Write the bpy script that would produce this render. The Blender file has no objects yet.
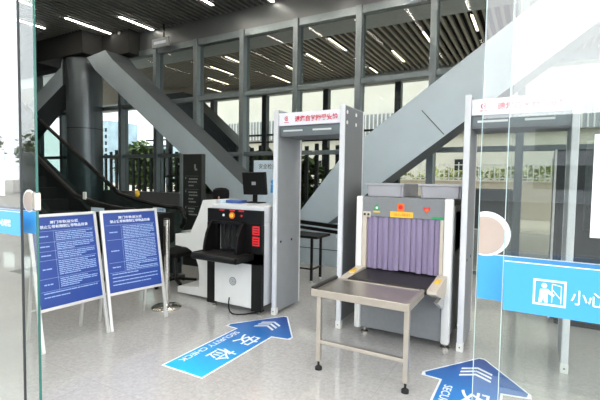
import bpy, bmesh, math, random
from mathutils import Vector, Matrix
random.seed(4)
R = math.radians
SC = bpy.context.scene
COL = SC.collection

# ---------------------------------------------------------------- camera, sky, exposure
def camera_axes(yaw, pitch, roll):
    cy, sy, cp, sp = math.cos(yaw), math.sin(yaw), math.cos(pitch), math.sin(pitch)
    f = Vector((-sy*cp, cy*cp, -sp)); r = Vector((cy, sy, 0)); d = f.cross(r)
    c, s = math.cos(roll), math.sin(roll)
    return c*r + s*d, -s*r + c*d, f
cam_data = bpy.data.cameras.new('camera')
cam = bpy.data.objects.new('camera', cam_data); COL.objects.link(cam)
cr, cd, cf = camera_axes(R(29.4723), R(2.9518), R(-0.8793))
cam.matrix_world = Matrix(((cr.x, -cd.x, -cf.x, 0), (cr.y, -cd.y, -cf.y, 0), (cr.z, -cd.z, -cf.z, 1.48), (0, 0, 0, 1)))
cam_data.sensor_width = 36; cam_data.lens = 36*411.34/600; cam_data.clip_start = .02
SC.camera = cam
SKY = 2.9
world = bpy.data.worlds.new('overcast_sky'); SC.world = world; world.use_nodes = True
wn = world.node_tree.nodes; wl = world.node_tree.links
bg = wn['Background']; bg.inputs[1].default_value = SKY
tc = wn.new('ShaderNodeTexCoord'); nz = wn.new('ShaderNodeTexNoise'); nz.inputs['Scale'].default_value = 2.5
nz.inputs['Detail'].default_value = 4
rp = wn.new('ShaderNodeValToRGB'); rp.color_ramp.elements[0].color = (.86, .9, .95, 1); rp.color_ramp.elements[1].color = (1, .99, .97, 1)
wl.new(tc.outputs['Generated'], nz.inputs['Vector']); wl.new(nz.outputs['Fac'], rp.inputs['Fac']); wl.new(rp.outputs['Color'], bg.inputs[0])
SC.view_settings.view_transform = 'Standard'; SC.view_settings.look = 'None'
SC.view_settings.gamma = 1; SC.view_settings.use_curve_mapping = False
SC.view_settings.exposure = 0.3

# ---------------------------------------------------------------- materials
def lin(h):
    h = h.lstrip('#'); o = []
    for i in (0, 2, 4):
        c = int(h[i:i+2], 16)/255
        o.append(c/12.92 if c <= .04045 else ((c+.055)/1.055)**2.4)
    return (*o, 1)
M = {}
def mat(name, col, rough=.5, metal=0, vary=.06, scale=9, bump=0, emit=None, estr=0, spec=.5, stretch=None):
    m = bpy.data.materials.new(name); m.use_nodes = True
    n = m.node_tree.nodes; l = m.node_tree.links; p = n['Principled BSDF']
    c = lin(col) if isinstance(col, str) else (*col, 1)
    p.inputs['Roughness'].default_value = rough; p.inputs['Metallic'].default_value = metal
    p.inputs['Specular IOR Level'].default_value = spec
    t = n.new('ShaderNodeTexCoord'); z = n.new('ShaderNodeTexNoise'); z.inputs['Scale'].default_value = scale; z.inputs['Detail'].default_value = 5
    if stretch:
        mp = n.new('ShaderNodeMapping'); mp.inputs['Scale'].default_value = stretch
        l.new(t.outputs['Object'], mp.inputs['Vector']); l.new(mp.outputs['Vector'], z.inputs['Vector'])
    else:
        l.new(t.outputs['Object'], z.inputs['Vector'])
    r = n.new('ShaderNodeValToRGB')
    r.color_ramp.elements[0].position = .3; r.color_ramp.elements[1].position = .7
    r.color_ramp.elements[0].color = tuple(x*(1-vary) for x in c[:3])+(1,)
    r.color_ramp.elements[1].color = tuple(min(1, x*(1+vary)) for x in c[:3])+(1,)
    l.new(z.outputs['Fac'], r.inputs['Fac']); l.new(r.outputs['Color'], p.inputs['Base Color'])
    if bump:
        b = n.new('ShaderNodeBump'); b.inputs['Strength'].default_value = bump; b.inputs['Distance'].default_value = .01
        l.new(z.outputs['Fac'], b.inputs['Height']); l.new(b.outputs['Normal'], p.inputs['Normal'])
    if emit:
        p.inputs['Emission Color'].default_value = lin(emit); p.inputs['Emission Strength'].default_value = estr
    M[name] = m
    return m
def glass(name, tint, base, gain):
    m = bpy.data.materials.new(name); m.use_nodes = True
    n = m.node_tree.nodes; l = m.node_tree.links; n.clear()
    out = n.new('ShaderNodeOutputMaterial'); mix = n.new('ShaderNodeMixShader')
    tr = n.new('ShaderNodeBsdfTransparent'); tr.inputs[0].default_value = (*tint, 1)
    gl = n.new('ShaderNodeBsdfGlossy'); gl.inputs['Roughness'].default_value = .015; gl.inputs[0].default_value = (.97, .98, 1, 1)
    fr = n.new('ShaderNodeFresnel'); fr.inputs['IOR'].default_value = 1.5
    ma = n.new('ShaderNodeMath'); ma.operation = 'MULTIPLY_ADD'; ma.inputs[1].default_value = gain; ma.inputs[2].default_value = base
    ge = n.new('ShaderNodeNewGeometry'); inv = n.new('ShaderNodeMath'); inv.operation = 'SUBTRACT'; inv.inputs[0].default_value = 1
    mu = n.new('ShaderNodeMath'); mu.operation = 'MULTIPLY'; mu.use_clamp = True
    l.new(fr.outputs[0], ma.inputs[0]); l.new(ge.outputs['Backfacing'], inv.inputs[1])
    l.new(ma.outputs[0], mu.inputs[0]); l.new(inv.outputs[0], mu.inputs[1])
    l.new(mu.outputs[0], mix.inputs[0]); l.new(tr.outputs[0], mix.inputs[1]); l.new(gl.outputs[0], mix.inputs[2]); l.new(mix.outputs[0], out.inputs[0])
    M[name] = m
mat('slat', '#70706c', .5, 0, .1); mat('slat_outer', '#8d867a', .5, 0, .1); mat('plenum', '#161616', .9); mat('capital', '#222323', .8)
mat('soffit', '#a3a6a4', .6); mat('fascia', '#5a5e60', .4, .3, .05, 2)
mat('frame', '#6d777b', .4, .4); mat('frame_dark', '#3a3f42', .5, .3)
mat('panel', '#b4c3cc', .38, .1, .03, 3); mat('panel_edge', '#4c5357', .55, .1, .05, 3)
mat('column', '#6d767c', .34, .55, .06, 2); mat('seam', '#33383b', .6)
mat('grey_paint', '#9a9da1', .5, 0, .03); mat('grey_paint_dark', '#6c6f73', .5, 0, .03)
mat('white_paint', '#e6e6e4', .4, 0, .02); mat('white_cool', '#dcdee2', .35, 0, .02)
mat('sign_white', '#f0eef6', .4, 0, .02); mat('red_ink', '#d63a50', .5); mat('red', '#e0242c', .45, emit='#e0242c', estr=0)
mat('machine_grey', '#83868a', .55, 0, .04, 30); mat('side_grey', '#cfcfcd', .5, 0, .03); mat('beige_metal', '#d5cbbd', .42, .3, .05)
mat('curtain', '#9184a4', .6, 0, .08, 6, stretch=(1, 1, .2)); mat('black', '#0b0b0b', .45, 0, .1, spec=.3); mat('black_matt', '#111112', .75, 0, .1, spec=.2)
mat('belt', '#1c1b1b', .5, 0, .15, 40); mat('steel', '#b5afa7', .36, .9, .06, 12, stretch=(1, 14, 1)); mat('steel_light', '#bdb6ab', .35, .75, .05, 12)
mat('chrome', '#c9c4bd', .22, .95, .05); mat('rubber', '#1a1a1a', .8); mat('dark_metal', '#3a3836', .4, .5)
mat('tray', '#b2b2b8', .5, 0, .04); mat('yellow', '#f2c23c', .5); mat('orange', '#e8702a', .5); mat('green', '#2f9d62', .5)
mat('poster_blue', '#163f92', .4, 0, .05, 3); mat('poster_ink', '#e9f0ff', .5); mat('poster_ink_soft', '#9db9e8', .5); mat('aluminium', '#d6d6d4', .38, .6, .03)
mat('sticker_blue', '#4ca9ec', .4, 0, .03, 2); mat('ink_white', '#f6fbff', .45, 0, .01)
mat('disc_beige', '#c4b3a8', .4); mat('pylon', '#202322', .32, 0, .1); mat('pylon_ink', '#8d918c', .6); mat('pylon_edge', '#7f868a', .4, .5)
mat('person_cloth', '#171b26', .8, 0, .15); mat('skin', '#c99a86', .55, 0, .05); mat('hair', '#0e0d0d', .6)
mat('teal_glass_edge', '#2e6f66', .2); mat('pale_glass_edge', '#b9cfd0', .2); mat('paper', '#f2f4f5', .6, 0, .02); mat('blue_plastic', '#3c5c9e', .4)
mat('step', '#26292b', .5, .4); mat('deck', '#30373a', .4, .5); mat('low_wall', '#5b5f61', .5)
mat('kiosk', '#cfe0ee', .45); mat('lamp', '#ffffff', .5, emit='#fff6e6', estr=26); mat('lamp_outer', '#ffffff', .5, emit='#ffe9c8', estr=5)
mat('paving', '#aaa69e', .8, 0, .1, 1.5); mat('dark_ground', '#4a4a49', .85, 0, .1, 4); mat('concrete', '#cbbeac', .8, 0, .08, 2); mat('cream_wall', '#dcd6c9', .75, 0, .05, .6)
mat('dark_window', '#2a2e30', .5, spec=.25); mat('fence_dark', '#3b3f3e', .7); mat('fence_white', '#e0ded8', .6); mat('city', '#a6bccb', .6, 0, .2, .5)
mat('leaf', '#5d7040', .7, 0, .35, 3); mat('leaf_light', '#a3aa6a', .7, 0, .3, 3); mat('bark', '#4d4035', .8); mat('road_beige', '#d6c3aa', .8, 0, .1, 1)
mat('red_cloth', '#b3343c', .7)
glass('door_glass', (.955, .975, .965), .06, 2.0)
glass('window_glass', (.76, .80, .79), .0, .25)
glass('rail_glass', (.58, .66, .64), .02, .6)

def floor_material():
    m = bpy.data.materials.new('polished_stone'); m.use_nodes = True
    n = m.node_tree.nodes; l = m.node_tree.links; p = n['Principled BSDF']
    t = n.new('ShaderNodeTexCoord')
    v = n.new('ShaderNodeTexVoronoi'); v.inputs['Scale'].default_value = 75
    z = n.new('ShaderNodeTexNoise'); z.inputs['Scale'].default_value = 30; z.inputs['Detail'].default_value = 8
    z2 = n.new('ShaderNodeTexNoise'); z2.inputs['Scale'].default_value = 1.3
    for k in (v, z, z2): l.new(t.outputs['Object'], k.inputs['Vector'])
    r = n.new('ShaderNodeValToRGB'); r.color_ramp.elements[0].position = .3; r.color_ramp.elements[1].position = .72
    r.color_ramp.elements[0].color = lin('#b0aeac'); r.color_ramp.elements[1].color = lin('#c6c4c2')
    r2 = n.new('ShaderNodeValToRGB'); r2.color_ramp.elements[0].color = lin('#a6a4a2'); r2.color_ramp.elements[1].color = lin('#d2d0ce')
    l.new(z.outputs['Fac'], r.inputs['Fac']); l.new(v.outputs['Color'], r2.inputs['Fac'])
    mx = n.new('ShaderNodeMix'); mx.data_type = 'RGBA'; mx.inputs[0].default_value = .35
    l.new(r.outputs['Color'], mx.inputs[6]); l.new(r2.outputs['Color'], mx.inputs[7])
    br = n.new('ShaderNodeTexBrick'); br.inputs['Scale'].default_value = 1; br.offset = 0
    br.inputs['Brick Width'].default_value = .9; br.inputs['Row Height'].default_value = .9; br.inputs['Mortar Size'].default_value = .002
    br.inputs['Color1'].default_value = (1, 1, 1, 1); br.inputs['Color2'].default_value = (.97, .97, .97, 1); br.inputs['Mortar'].default_value = (.8, .8, .8, 1)
    l.new(t.outputs['Object'], br.inputs['Vector'])
    m2 = n.new('ShaderNodeMix'); m2.data_type = 'RGBA'; m2.blend_type = 'MULTIPLY'; m2.inputs[0].default_value = 1
    l.new(mx.outputs[2], m2.inputs[6]); l.new(br.outputs['Color'], m2.inputs[7]); l.new(m2.outputs[2], p.inputs['Base Color'])
    rr = n.new('ShaderNodeMapRange'); rr.inputs[3].default_value = .04; rr.inputs[4].default_value = .09
    l.new(z2.outputs['Fac'], rr.inputs[0]); l.new(rr.outputs[0], p.inputs['Roughness'])
    p.inputs['Specular IOR Level'].default_value = .85
    M['floor'] = m
floor_material()
def gradient_material():                    # printed blue gradient of the floor arrows, along their own length
    m = bpy.data.materials.new('arrow_print'); m.use_nodes = True
    n = m.node_tree.nodes; l = m.node_tree.links; p = n['Principled BSDF']
    t = n.new('ShaderNodeTexCoord'); s = n.new('ShaderNodeSeparateXYZ'); l.new(t.outputs['Object'], s.inputs[0])
    mr = n.new('ShaderNodeMapRange'); mr.inputs[1].default_value = 0; mr.inputs[2].default_value = 1.5
    l.new(s.outputs[1], mr.inputs[0]); r = n.new('ShaderNodeValToRGB')
    r.color_ramp.elements[0].color = lin('#18bdf0'); r.color_ramp.elements[1].color = lin('#28439a')
    e = r.color_ramp.elements.new(.45); e.color = lin('#2b84d2')
    l.new(mr.outputs[0], r.inputs[0]); l.new(r.outputs[0], p.inputs['Base Color']); p.inputs['Roughness'].default_value = .42
    M['arrow_print'] = m
gradient_material()

# ---------------------------------------------------------------- mesh helpers
class MB:
    def __init__(s): s.b = bmesh.new()
    def box(s, x0, x1, y0, y1, z0, z1, bev=0, mx=None, seg=2):
        r = bmesh.ops.create_cube(s.b, size=1)
        vs = r['verts']
        for v in vs:
            v.co = Vector(((x0+x1)/2 + v.co.x*(x1-x0), (y0+y1)/2 + v.co.y*(y1-y0), (z0+z1)/2 + v.co.z*(z1-z0)))
        if bev:
            es = list({e for v in vs for e in v.link_edges})
            g = bmesh.ops.bevel(s.b, geom=es, offset=bev, segments=seg, affect='EDGES', profile=.5)
            vs = list({v for f in g['faces'] for v in f.verts} | {v for v in vs if v.is_valid})
        if mx: bmesh.ops.transform(s.b, matrix=mx, verts=vs)
        return s
    def tube(s, a, b, r, r2=None, n=12):
        a, b = Vector(a), Vector(b); d = b-a
        q = d.to_track_quat('Z', 'Y').to_matrix().to_4x4()
        bmesh.ops.create_cone(s.b, cap_ends=True, segments=n, radius1=r, radius2=r if r2 is None else r2, depth=d.length,
                              matrix=Matrix.Translation((a+b)/2) @ q)
        return s
    def bar(s, a, b, w, h, up=(0, 0, 1)):
        a, b = Vector(a), Vector(b); d = (b-a).normalized(); x = d.cross(Vector(up)).normalized(); u = x.cross(d)
        vs = [s.b.verts.new(p + x*w/2*i + u*h/2*j) for p in (a, b) for i, j in ((-1, -1), (1, -1), (1, 1), (-1, 1))]
        for f in ((3, 2, 1, 0), (4, 5, 6, 7), (0, 1, 5, 4), (1, 2, 6, 5), (2, 3, 7, 6), (3, 0, 4, 7)): s.b.faces.new([vs[i] for i in f])
        return s
    def prism(s, pts, d0, d1, axis='y'):     # outline pts (2D) swept from d0 to d1 along an axis
        f = {'y': lambda p, d: (p[0], d, p[1]), 'x': lambda p, d: (d, p[0], p[1]), 'z': lambda p, d: (p[0], p[1], d)}[axis]
        A = [s.b.verts.new(f(p, d0)) for p in pts]; B = [s.b.verts.new(f(p, d1)) for p in pts]
        fs = [s.b.faces.new(A), s.b.faces.new(B[::-1])]
        k = len(pts)
        for i in range(k): fs.append(s.b.faces.new((A[(i+1) % k], A[i], B[i], B[(i+1) % k])))
        bmesh.ops.recalc_face_normals(s.b, faces=fs)
        return s
    def path(s, pts, r, n=8):
        pts = [Vector(p) for p in pts]; rings = []
        for i, p in enumerate(pts):
            d = (pts[min(i+1, len(pts)-1)]-pts[max(i-1, 0)]).normalized()
            x = d.cross(Vector((0, .12, 1))).normalized(); y = x.cross(d)
            rings.append([s.b.verts.new(p + r*(math.cos(2*math.pi*k/n)*x + math.sin(2*math.pi*k/n)*y)) for k in range(n)])
        for a, b in zip(rings, rings[1:]):
            for k in range(n): s.b.faces.new((a[k], a[(k+1) % n], b[(k+1) % n], b[k]))
        s.b.faces.new(rings[0][::-1]); s.b.faces.new(rings[-1])
        return s
    def lathe(s, prof, n=24, c=(0, 0)):
        rings = [[s.b.verts.new((c[0]+r*math.cos(2*math.pi*k/n), c[1]+r*math.sin(2*math.pi*k/n), z)) for k in range(n)] for r, z in prof]
        for a, b in zip(rings, rings[1:]):
            for k in range(n): s.b.faces.new((a[k], a[(k+1) % n], b[(k+1) % n], b[k]))
        s.b.faces.new(rings[0][::-1]); s.b.faces.new(rings[-1])
        return s
    def quad(s, *p):
        s.b.faces.new([s.b.verts.new(q) for q in p]); return s
    def sphere(s, c, r, sc=(1, 1, 1), u=16, v=10):
        bmesh.ops.create_uvsphere(s.b, u_segments=u, v_segments=v, radius=r, matrix=Matrix.Translation(c) @ Matrix.Diagonal((*sc, 1)))
        return s
    def build(s, name, m, parent=None, smooth=False, loc=None, rot=None):
        me = bpy.data.meshes.new(name); s.b.normal_update(); s.b.to_mesh(me); s.b.free()
        me.materials.append(M[m]); o = bpy.data.objects.new(name, me); COL.objects.link(o)
        if smooth:
            for p in me.polygons: p.use_smooth = True
            try: me.set_sharp_from_angle(angle=R(35))
            except Exception: pass
        if parent: o.parent = parent
        if loc: o.location = loc
        if rot: o.rotation_euler = rot
        return o
def tag(o, label, cat, group=None, kind=None):
    if label: o['label'] = label
    if cat: o['category'] = cat
    if group: o['group'] = group
    if kind: o['kind'] = kind
    return o
def struct(o): o['kind'] = 'structure'; return o
def empty(name, loc=(0, 0, 0), rz=0, parent=None):
    o = bpy.data.objects.new(name, None); COL.objects.link(o); o.location = loc; o.rotation_euler = (0, 0, rz)
    o.empty_display_size = .05
    if parent: o.parent = parent
    return o
def thing(name, label, cat, loc=(0, 0, 0), rz=0, group=None):
    return tag(empty(name, loc, rz), label, cat, group)
def copy_tree(o, parent=None):
    c = o.copy(); COL.objects.link(c)
    if parent: c.parent = parent
    for ch in list(o.children): copy_tree(ch, c)
    return c
def text(name, s, size, m, parent, loc, rot=(R(90), 0, 0), ext=.0008, align='CENTER', sx=1, off=0, fit=None):
    cu = bpy.data.curves.new(name, 'FONT'); cu.body = s; cu.size = size; cu.extrude = ext; cu.align_x = align; cu.align_y = 'CENTER'; cu.offset = off
    t = bpy.data.objects.new('tmp', cu); COL.objects.link(t)
    dg = bpy.context.evaluated_depsgraph_get(); me = bpy.data.meshes.new_from_object(t.evaluated_get(dg))
    bpy.data.objects.remove(t); me.materials.clear(); me.materials.append(M[m]); me.name = name
    if fit and me.vertices:                   # stretch to a wanted width and height
        xs = [v.co.x for v in me.vertices]; ys = [v.co.y for v in me.vertices]
        cx, cy = (min(xs)+max(xs))/2, (min(ys)+max(ys))/2
        kx = fit[0]/(max(xs)-min(xs)); ky = fit[1]/(max(ys)-min(ys))
        for v in me.vertices: v.co.x = (v.co.x-cx)*kx; v.co.y = (v.co.y-cy)*ky
    o = bpy.data.objects.new(name, me); COL.objects.link(o); o.parent = parent; o.location = loc; o.rotation_euler = rot
    return o
def arc(cx, cy, r, a0, a1, n=10): return [(cx+r*math.cos(R(a0+(a1-a0)*i/n)), cy+r*math.sin(R(a0+(a1-a0)*i/n))) for i in range(n+1)]

# ---------------------------------------------------------------- setting
WY, CZ = 7.1, 5.0
XL, XR = -16.0, 6.0
struct(MB().box(XL, XR, 1.2, 13.6, -.2, 0).build('floor', 'floor'))
struct(MB().box(-120, 120, -80, 1.2, -.22, -.02).build('trim_1', 'paving'))
struct(MB().box(-7, 80, -33, -.8, -.03, -.012).build('trim_2', 'dark_ground'))  # unseen dark ground added behind the camera, dims the right door's reflection
struct(MB().box(-120, 120, 13.6, 120, -.22, -.02).build('trim_52', 'concrete'))
c = MB()
k = int((XR-XL)/.14)
for i in range(k):
    x = XL+.07+i*.14
    c.box(x-.025, x+.025, 1.45, WY-.06, CZ, CZ+.1)
struct(c.build('ceiling', 'slat'))
c = MB()
k = int((XR-XL+14)/.17)
for i in range(k):
    x = XL-14+.07+i*.17
    c.box(x-.03, x+.03, 9.3, 13.3, CZ, CZ+.1)
struct(c.build('ceiling_canopy', 'slat_outer'))
struct(MB().box(XL-14, XR, 1.2, 13.6, CZ+.3, CZ+.6).build('ceiling_slab', 'plenum'))
struct(MB().box(XL-14, XR, WY+.12, 9.3, CZ, CZ+.12).build('ceiling_soffit', 'soffit'))
struct(MB().box(XL-14, XR, 13.3, 13.6, CZ-.32, CZ+.3).build('ceiling_edge', 'soffit'))
struct(MB().box(XL, XR, WY-.06, WY+.12, 4.57, CZ+.3).build('wall_back', 'fascia'))
struct(MB().box(XL, -5.3, WY-.14, WY+.1, 0, 1.1).build('wall_back_low', 'low_wall'))
struct(MB().box(XL-.2, XL, 1.2, WY+.1, 0, CZ+.3).build('wall_left', 'low_wall'))
struct(MB().box(XL, XR, 1.12, 1.45, 4.3, CZ+.6).build('wall_front', 'soffit'))
struct(MB().box(XL, -4.6, 1.12, 1.45, 0, 4.3).build('wall_front_left', 'soffit'))  # unseen front wall made solid here to keep the left side darker
# window wall: posts every 1.3 m, one window with three panes in each bay
posts = [-1.5-1.3*i for i in range(-5, 12) if XL < -1.5-1.3*i < XR]
for i, x in enumerate(sorted(posts)):
    struct(MB().box(x-.055, x+.055, WY-.13, WY+.1, 0, 4.57, .006).build('trim_%d' % (i+3), 'frame'))
ps = sorted(posts)
for i, (a, b) in enumerate(zip(ps, ps[1:])):
    f = MB(); a += .055; b -= .055
    for z0, z1 in ((4.43, 4.57), (3.2, 3.3), (1.95, 2.03), (0, .06)): f.box(a, b, WY-.09, WY+.06, z0, z1, .004)
    w = struct(f.build('window_%d' % (i+1), 'frame'))
    for z0, z1 in ((3.3, 4.43), (2.03, 3.2), (.06, 1.95)):
        MB().box(a, b, WY-.01, WY+.01, z0, z1).build('glass_pane', 'window_glass', w)
# outer posts of the canopy
for k, x in enumerate((-14.46, -11.83, -9.2, -6.55, -3.94)):
    struct(MB().box(x-.1, x+.1, 13.32, 13.55, 0, CZ-.32).build('trim_%d' % (40+k), 'frame_dark'))
struct(MB().box(XL, -2.6, 13.4, 13.46, 3.13, 3.2).build('trim_50', 'frame_dark'))
struct(MB().box(XL, -2.6, 13.4, 13.46, 2.86, 2.91).build('trim_51', 'frame_dark'))

# sloping legs and round column
def beam(name, poly, y0, y1, label, seam=None, cat='beam', face='panel'):
    o = tag(MB().prism(poly, y0, y1).build(name, face), label, cat)
    o.data.materials.append(M['panel_edge'])            # faces turned away from the y axis take a darker grey
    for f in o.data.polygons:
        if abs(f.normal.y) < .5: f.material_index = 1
    if seam:
        MB().bar(seam[0], seam[1], .012, .012, (0, 1, 0)).build('panel_joint', 'seam', o)
    return o
BY0, BY1 = 6.3, 6.92
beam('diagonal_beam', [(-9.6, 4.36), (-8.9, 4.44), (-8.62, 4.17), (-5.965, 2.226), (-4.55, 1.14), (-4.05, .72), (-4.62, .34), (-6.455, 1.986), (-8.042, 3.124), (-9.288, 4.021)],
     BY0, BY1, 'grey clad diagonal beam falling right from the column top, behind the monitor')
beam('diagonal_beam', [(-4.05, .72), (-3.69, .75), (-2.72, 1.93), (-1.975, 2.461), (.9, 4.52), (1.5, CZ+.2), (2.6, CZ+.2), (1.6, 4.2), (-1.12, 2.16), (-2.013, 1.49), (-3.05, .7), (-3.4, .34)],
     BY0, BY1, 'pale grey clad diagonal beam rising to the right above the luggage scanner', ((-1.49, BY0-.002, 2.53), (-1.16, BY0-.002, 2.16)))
bs = tag(MB().prism([(-4.62, .34), (-4.05, .72), (-3.69, .75), (-3.05, .7), (-2.6, .28), (-2.6, 0), (-4.62, 0)], BY0+.004, BY1-.004).build('beam_plinth', 'panel'),
         'pale grey clad plinth on the floor where the two diagonal beams meet', 'plinth')
MB().box(-4.62, -2.6, BY0-.002, BY0+.003, .272, .284).build('panel_joint', 'seam', bs)
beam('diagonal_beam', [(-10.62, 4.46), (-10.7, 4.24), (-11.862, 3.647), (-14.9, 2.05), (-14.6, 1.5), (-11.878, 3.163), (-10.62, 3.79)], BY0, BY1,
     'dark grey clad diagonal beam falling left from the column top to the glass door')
struct(MB().prism([(-11.6, 6.2), (-9.62, 6.2), (-9.62, 6.72), (-8.6, 6.72), (-8.6, WY-.06), (-11.6, WY-.06)], 4.46, CZ+.1, 'z').build('ceiling_capital', 'capital'))
beam('diagonal_beam', [(-13.2, 4.72), (-11.75, 4.72), (-7.0, .9), (-8.9, .9)], 11.6, 12.4, 'dark diagonal canopy beam outside, seen through the panes above the monitor', face='frame_dark')
cl = thing('round_column', 'round grey metal clad column behind the escalator', 'column', (-10.32, 6.7, 0))
MB().lathe([(.43, 0), (.43, 4.46)], 48).build('cladding', 'column', cl, True)
MB().lathe([(.432, 2.68), (.4325, 2.70)], 48).build('cladding_joint', 'seam', cl)

# ---------------------------------------------------------------- sliding glass doors
def icon(parent, cx, cz, y):
    f = MB()
    w, h, t = .074, .068, .005
    f.box(cx-w/2, cx+w/2, y, y+.001, cz+h/2-t, cz+h/2).box(cx-w/2, cx+w/2, y, y+.001, cz-h/2, cz-h/2+t)
    f.box(cx-w/2, cx-w/2+t, y, y+.001, cz-h/2+t, cz+h/2-t).box(cx+w/2-t, cx+w/2, y, y+.001, cz-h/2+t, cz+h/2-t)
    # person pushing a door leaf
    f.prism([(cx-.012+a, cz+.018+b) for a, b in arc(0, 0, .0065, 0, 330, 10)], y, y+.001)
    f.prism([(cx-.024, cz-.026), (cx-.021, cz+.008), (cx-.004, cz+.01), (cx+.012, cz-.004), (cx+.009, cz-.009), (cx-.004, cz-.002), (cx-.003, cz-.026), (cx-.011, cz-.026), (cx-.013, cz-.01), (cx-.016, cz-.026)], y, y+.001)
    f.bar((cx+.006, y+.0005, cz+.024), (cx+.006, y+.0005, cz-.025), .002, .001, (0, 1, 0)).bar((cx+.006, y+.0005, cz+.024), (cx+.026, y+.0005, cz+.02), .002, .001, (0, 1, 0))
    f.bar((cx+.026, y+.0005, cz+.02), (cx+.026, y+.0005, cz-.025), .002, .001, (0, 1, 0)).bar((cx+.006, y+.0005, cz+.01), (cx+.024, y+.0005, cz-.012), .002, .001, (0, 1, 0))
    return f.build('door_icon', 'ink_white', parent)
def door(n, x0, x1, y, edge, em='teal_glass_edge', ew=.003):
    d = struct(empty('door_%d' % n, ((x0+x1)/2, y, 0)))
    cx = (x0+x1)/2
    MB().box(x0-cx, x1-cx, -.006, .006, .015, 4.3).build('glass_panel', 'door_glass', d)
    e = edge-cx
    MB().box(e-ew, e+ew, -.0062, .0062, .015, 4.3).build('glass_edge', em, d)
    s = MB().box(x0-cx+.003, x1-cx-.003, -.0078, -.0064, 1.131, 1.266).build('sticker_band', 'sticker_blue', d)
    MB().box(x0-cx+.003, x1-cx-.003, -.0082, -.0079, 1.2645, 1.267).build('sticker_border', 'ink_white', s)
    return d, s, cx
d1, s1, c1 = door(1, -4.55, -2.52, 1.25, -2.52, 'frame_dark')
text('lettering', '小心玻璃', .07, 'ink_white', s1, (-2.7-c1, -.0086, 1.197), fit=(.145, .042), off=.0006)
MB().box(-2.95-c1, -2.685-c1, -.008, -.0065, 1.355, 1.62).build('paper_notice', 'paper', d1)
d2, s2, c2 = door(2, -4.4, -2.52, 1.335, -2.52)
MB().prism([(-2.59-c2+a, 1.325+b) for a, b in arc(0, 0, .067, 0, 350, 35)], -.009, -.0065).build('disc_rim', 'ink_white', d2)
MB().prism([(-2.592-c2+a, 1.323+b) for a, b in arc(0, 0, .057, 0, 350, 35)], -.011, -.0092).build('disc_sticker', 'disc_beige', d2)
MB().box(-2.54-c2, -2.515-c2, -.02, .02, 1.27, 1.375, .004).build('edge_clip', 'chrome', d2)
d3, s3, c3 = door(3, -.062, 1.9, 1.25, -.062, 'pale_glass_edge', .0009)
icon(s3, .048-c3, 1.193, -.0086)
text('lettering', '小心玻璃', .07, 'ink_white', s3, (.166-c3, -.0086, 1.19), fit=(.142, .038), off=.0006)
MB().box(.128-c3, .35-c3, -.008, -.0065, 1.345, 1.6).build('paper_notice', 'paper', d3)
d4, s4, c4 = door(4, -.137, 1.75, 1.335, -.137, 'pale_glass_edge', .0009)
MB().prism([(-.134-c4, 1.389)] + [(-.116-c4+a, 1.326+b) for a, b in arc(0, 0, .066, 100, -100, 30)] + [(-.134-c4, 1.263)], -.009, -.0065).build('disc_rim', 'ink_white', d4)
MB().prism([(-.134-c4, 1.375)] + [(-.12-c4+a, 1.322+b) for a, b in arc(0, 0, .056, 100, -100, 30)] + [(-.134-c4, 1.267)], -.011, -.0092).build('disc_sticker', 'disc_beige', d4)

# ---------------------------------------------------------------- ceiling fittings
def strip(x, y0, y1, label, group, lm='lamp'):
    t = thing('ceiling_light', label, 'light', (x, (y0+y1)/2, CZ-.02), 0, group)
    h = (y1-y0)/2
    MB().box(-.034, .034, -h-.02, h+.02, .004, .07).build('housing', 'frame_dark', t)
    MB().box(-.026, .026, -h, h, -.004, .008).build('diffuser', lm, t)
inner = [(-10.32, 4.6, 5.7, 'crossing the left glass door edge'), (-9.21, 5.55, 6.67, 'above the round column'), (-8.06, 6.07, 6.98, 'left of the hanging exit sign'),
         (-5.81, 5.5, 6.55, 'second from the right indoors'), (-4.63, 6.2, 6.98, 'rightmost indoors, at the fascia')]
for x, y0, y1, w in inner:
    strip(x, y0, y1, 'white linear ceiling light '+w, 'linear lights among the indoor ceiling slats')
def fill_strip(x, y0): strip(x, y0, y0+1.1, 'added unseen linear ceiling light brightening the near half of the hall', 'added unseen lights brightening the near half of the hall')
# rows of lights added out of view to brighten the hall
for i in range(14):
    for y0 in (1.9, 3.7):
        fill_strip(-10.3+i*1.13, y0)
for i in range(4, 14): fill_strip(-10.3+i*1.13, 5.0)
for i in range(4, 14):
    strip(-10.3+i*1.13, 5.0, 6.1, 'added unseen linear ceiling light brightening the near half of the hall', 'added unseen lights brightening the near half of the hall')
outer = [(-9.01, 10.07, 11.2, 'in the first clear upper pane, middle one'), (-7.89, 9.45, 10.4, 'in the first clear upper pane, topmost'), (-10.1, 11.16, 12.27, 'in the first clear upper pane, second lowest'),
         (-11.25, 12.4, 13.2, 'in the first clear upper pane, lowest and smallest'), (-6.81, 11.05, 11.96, 'above the left gate, upper one'), (-7.87, 11.88, 13.03, 'above the left gate, lower one'),
         (-5.66, 10.26, 11.12, 'at the left above the gate sign'), (-4.56, 9.4, 10.5, 'highest above the gate sign'), (-4.57, 12.39, 13.1, 'lowest, right of the left gate'),
         (-3.45, 11.05, 12.24, 'mid pane, right of the left gate'), (-2.39, 10.0, 10.96, 'high, meeting the post right of the left gate'), (-1.26, 9.46, 10.5, 'high beside the right glass door'), (-1.26, 11.6, 12.5, 'half hidden by the right beam')]
for x, y0, y1, w in outer:
    strip(x, y0, y1, 'canopy light behind the window, '+w, 'linear lights under the outer canopy', 'lamp_outer')
t = thing('smoke_detector', 'small white round smoke detector under the dark slatted ceiling', 'detector', (-8.95, 6.75, CZ))
MB().lathe([(.03, -.07), (.055, -.05), (.06, -.02), (.05, 0)], 16).build('housing', 'white_paint', t, True)
t = thing('hanging_sign', 'small pale hanging sign on a black rod below the ceiling', 'sign', (-7.68, 6.88, 4.5))
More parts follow.
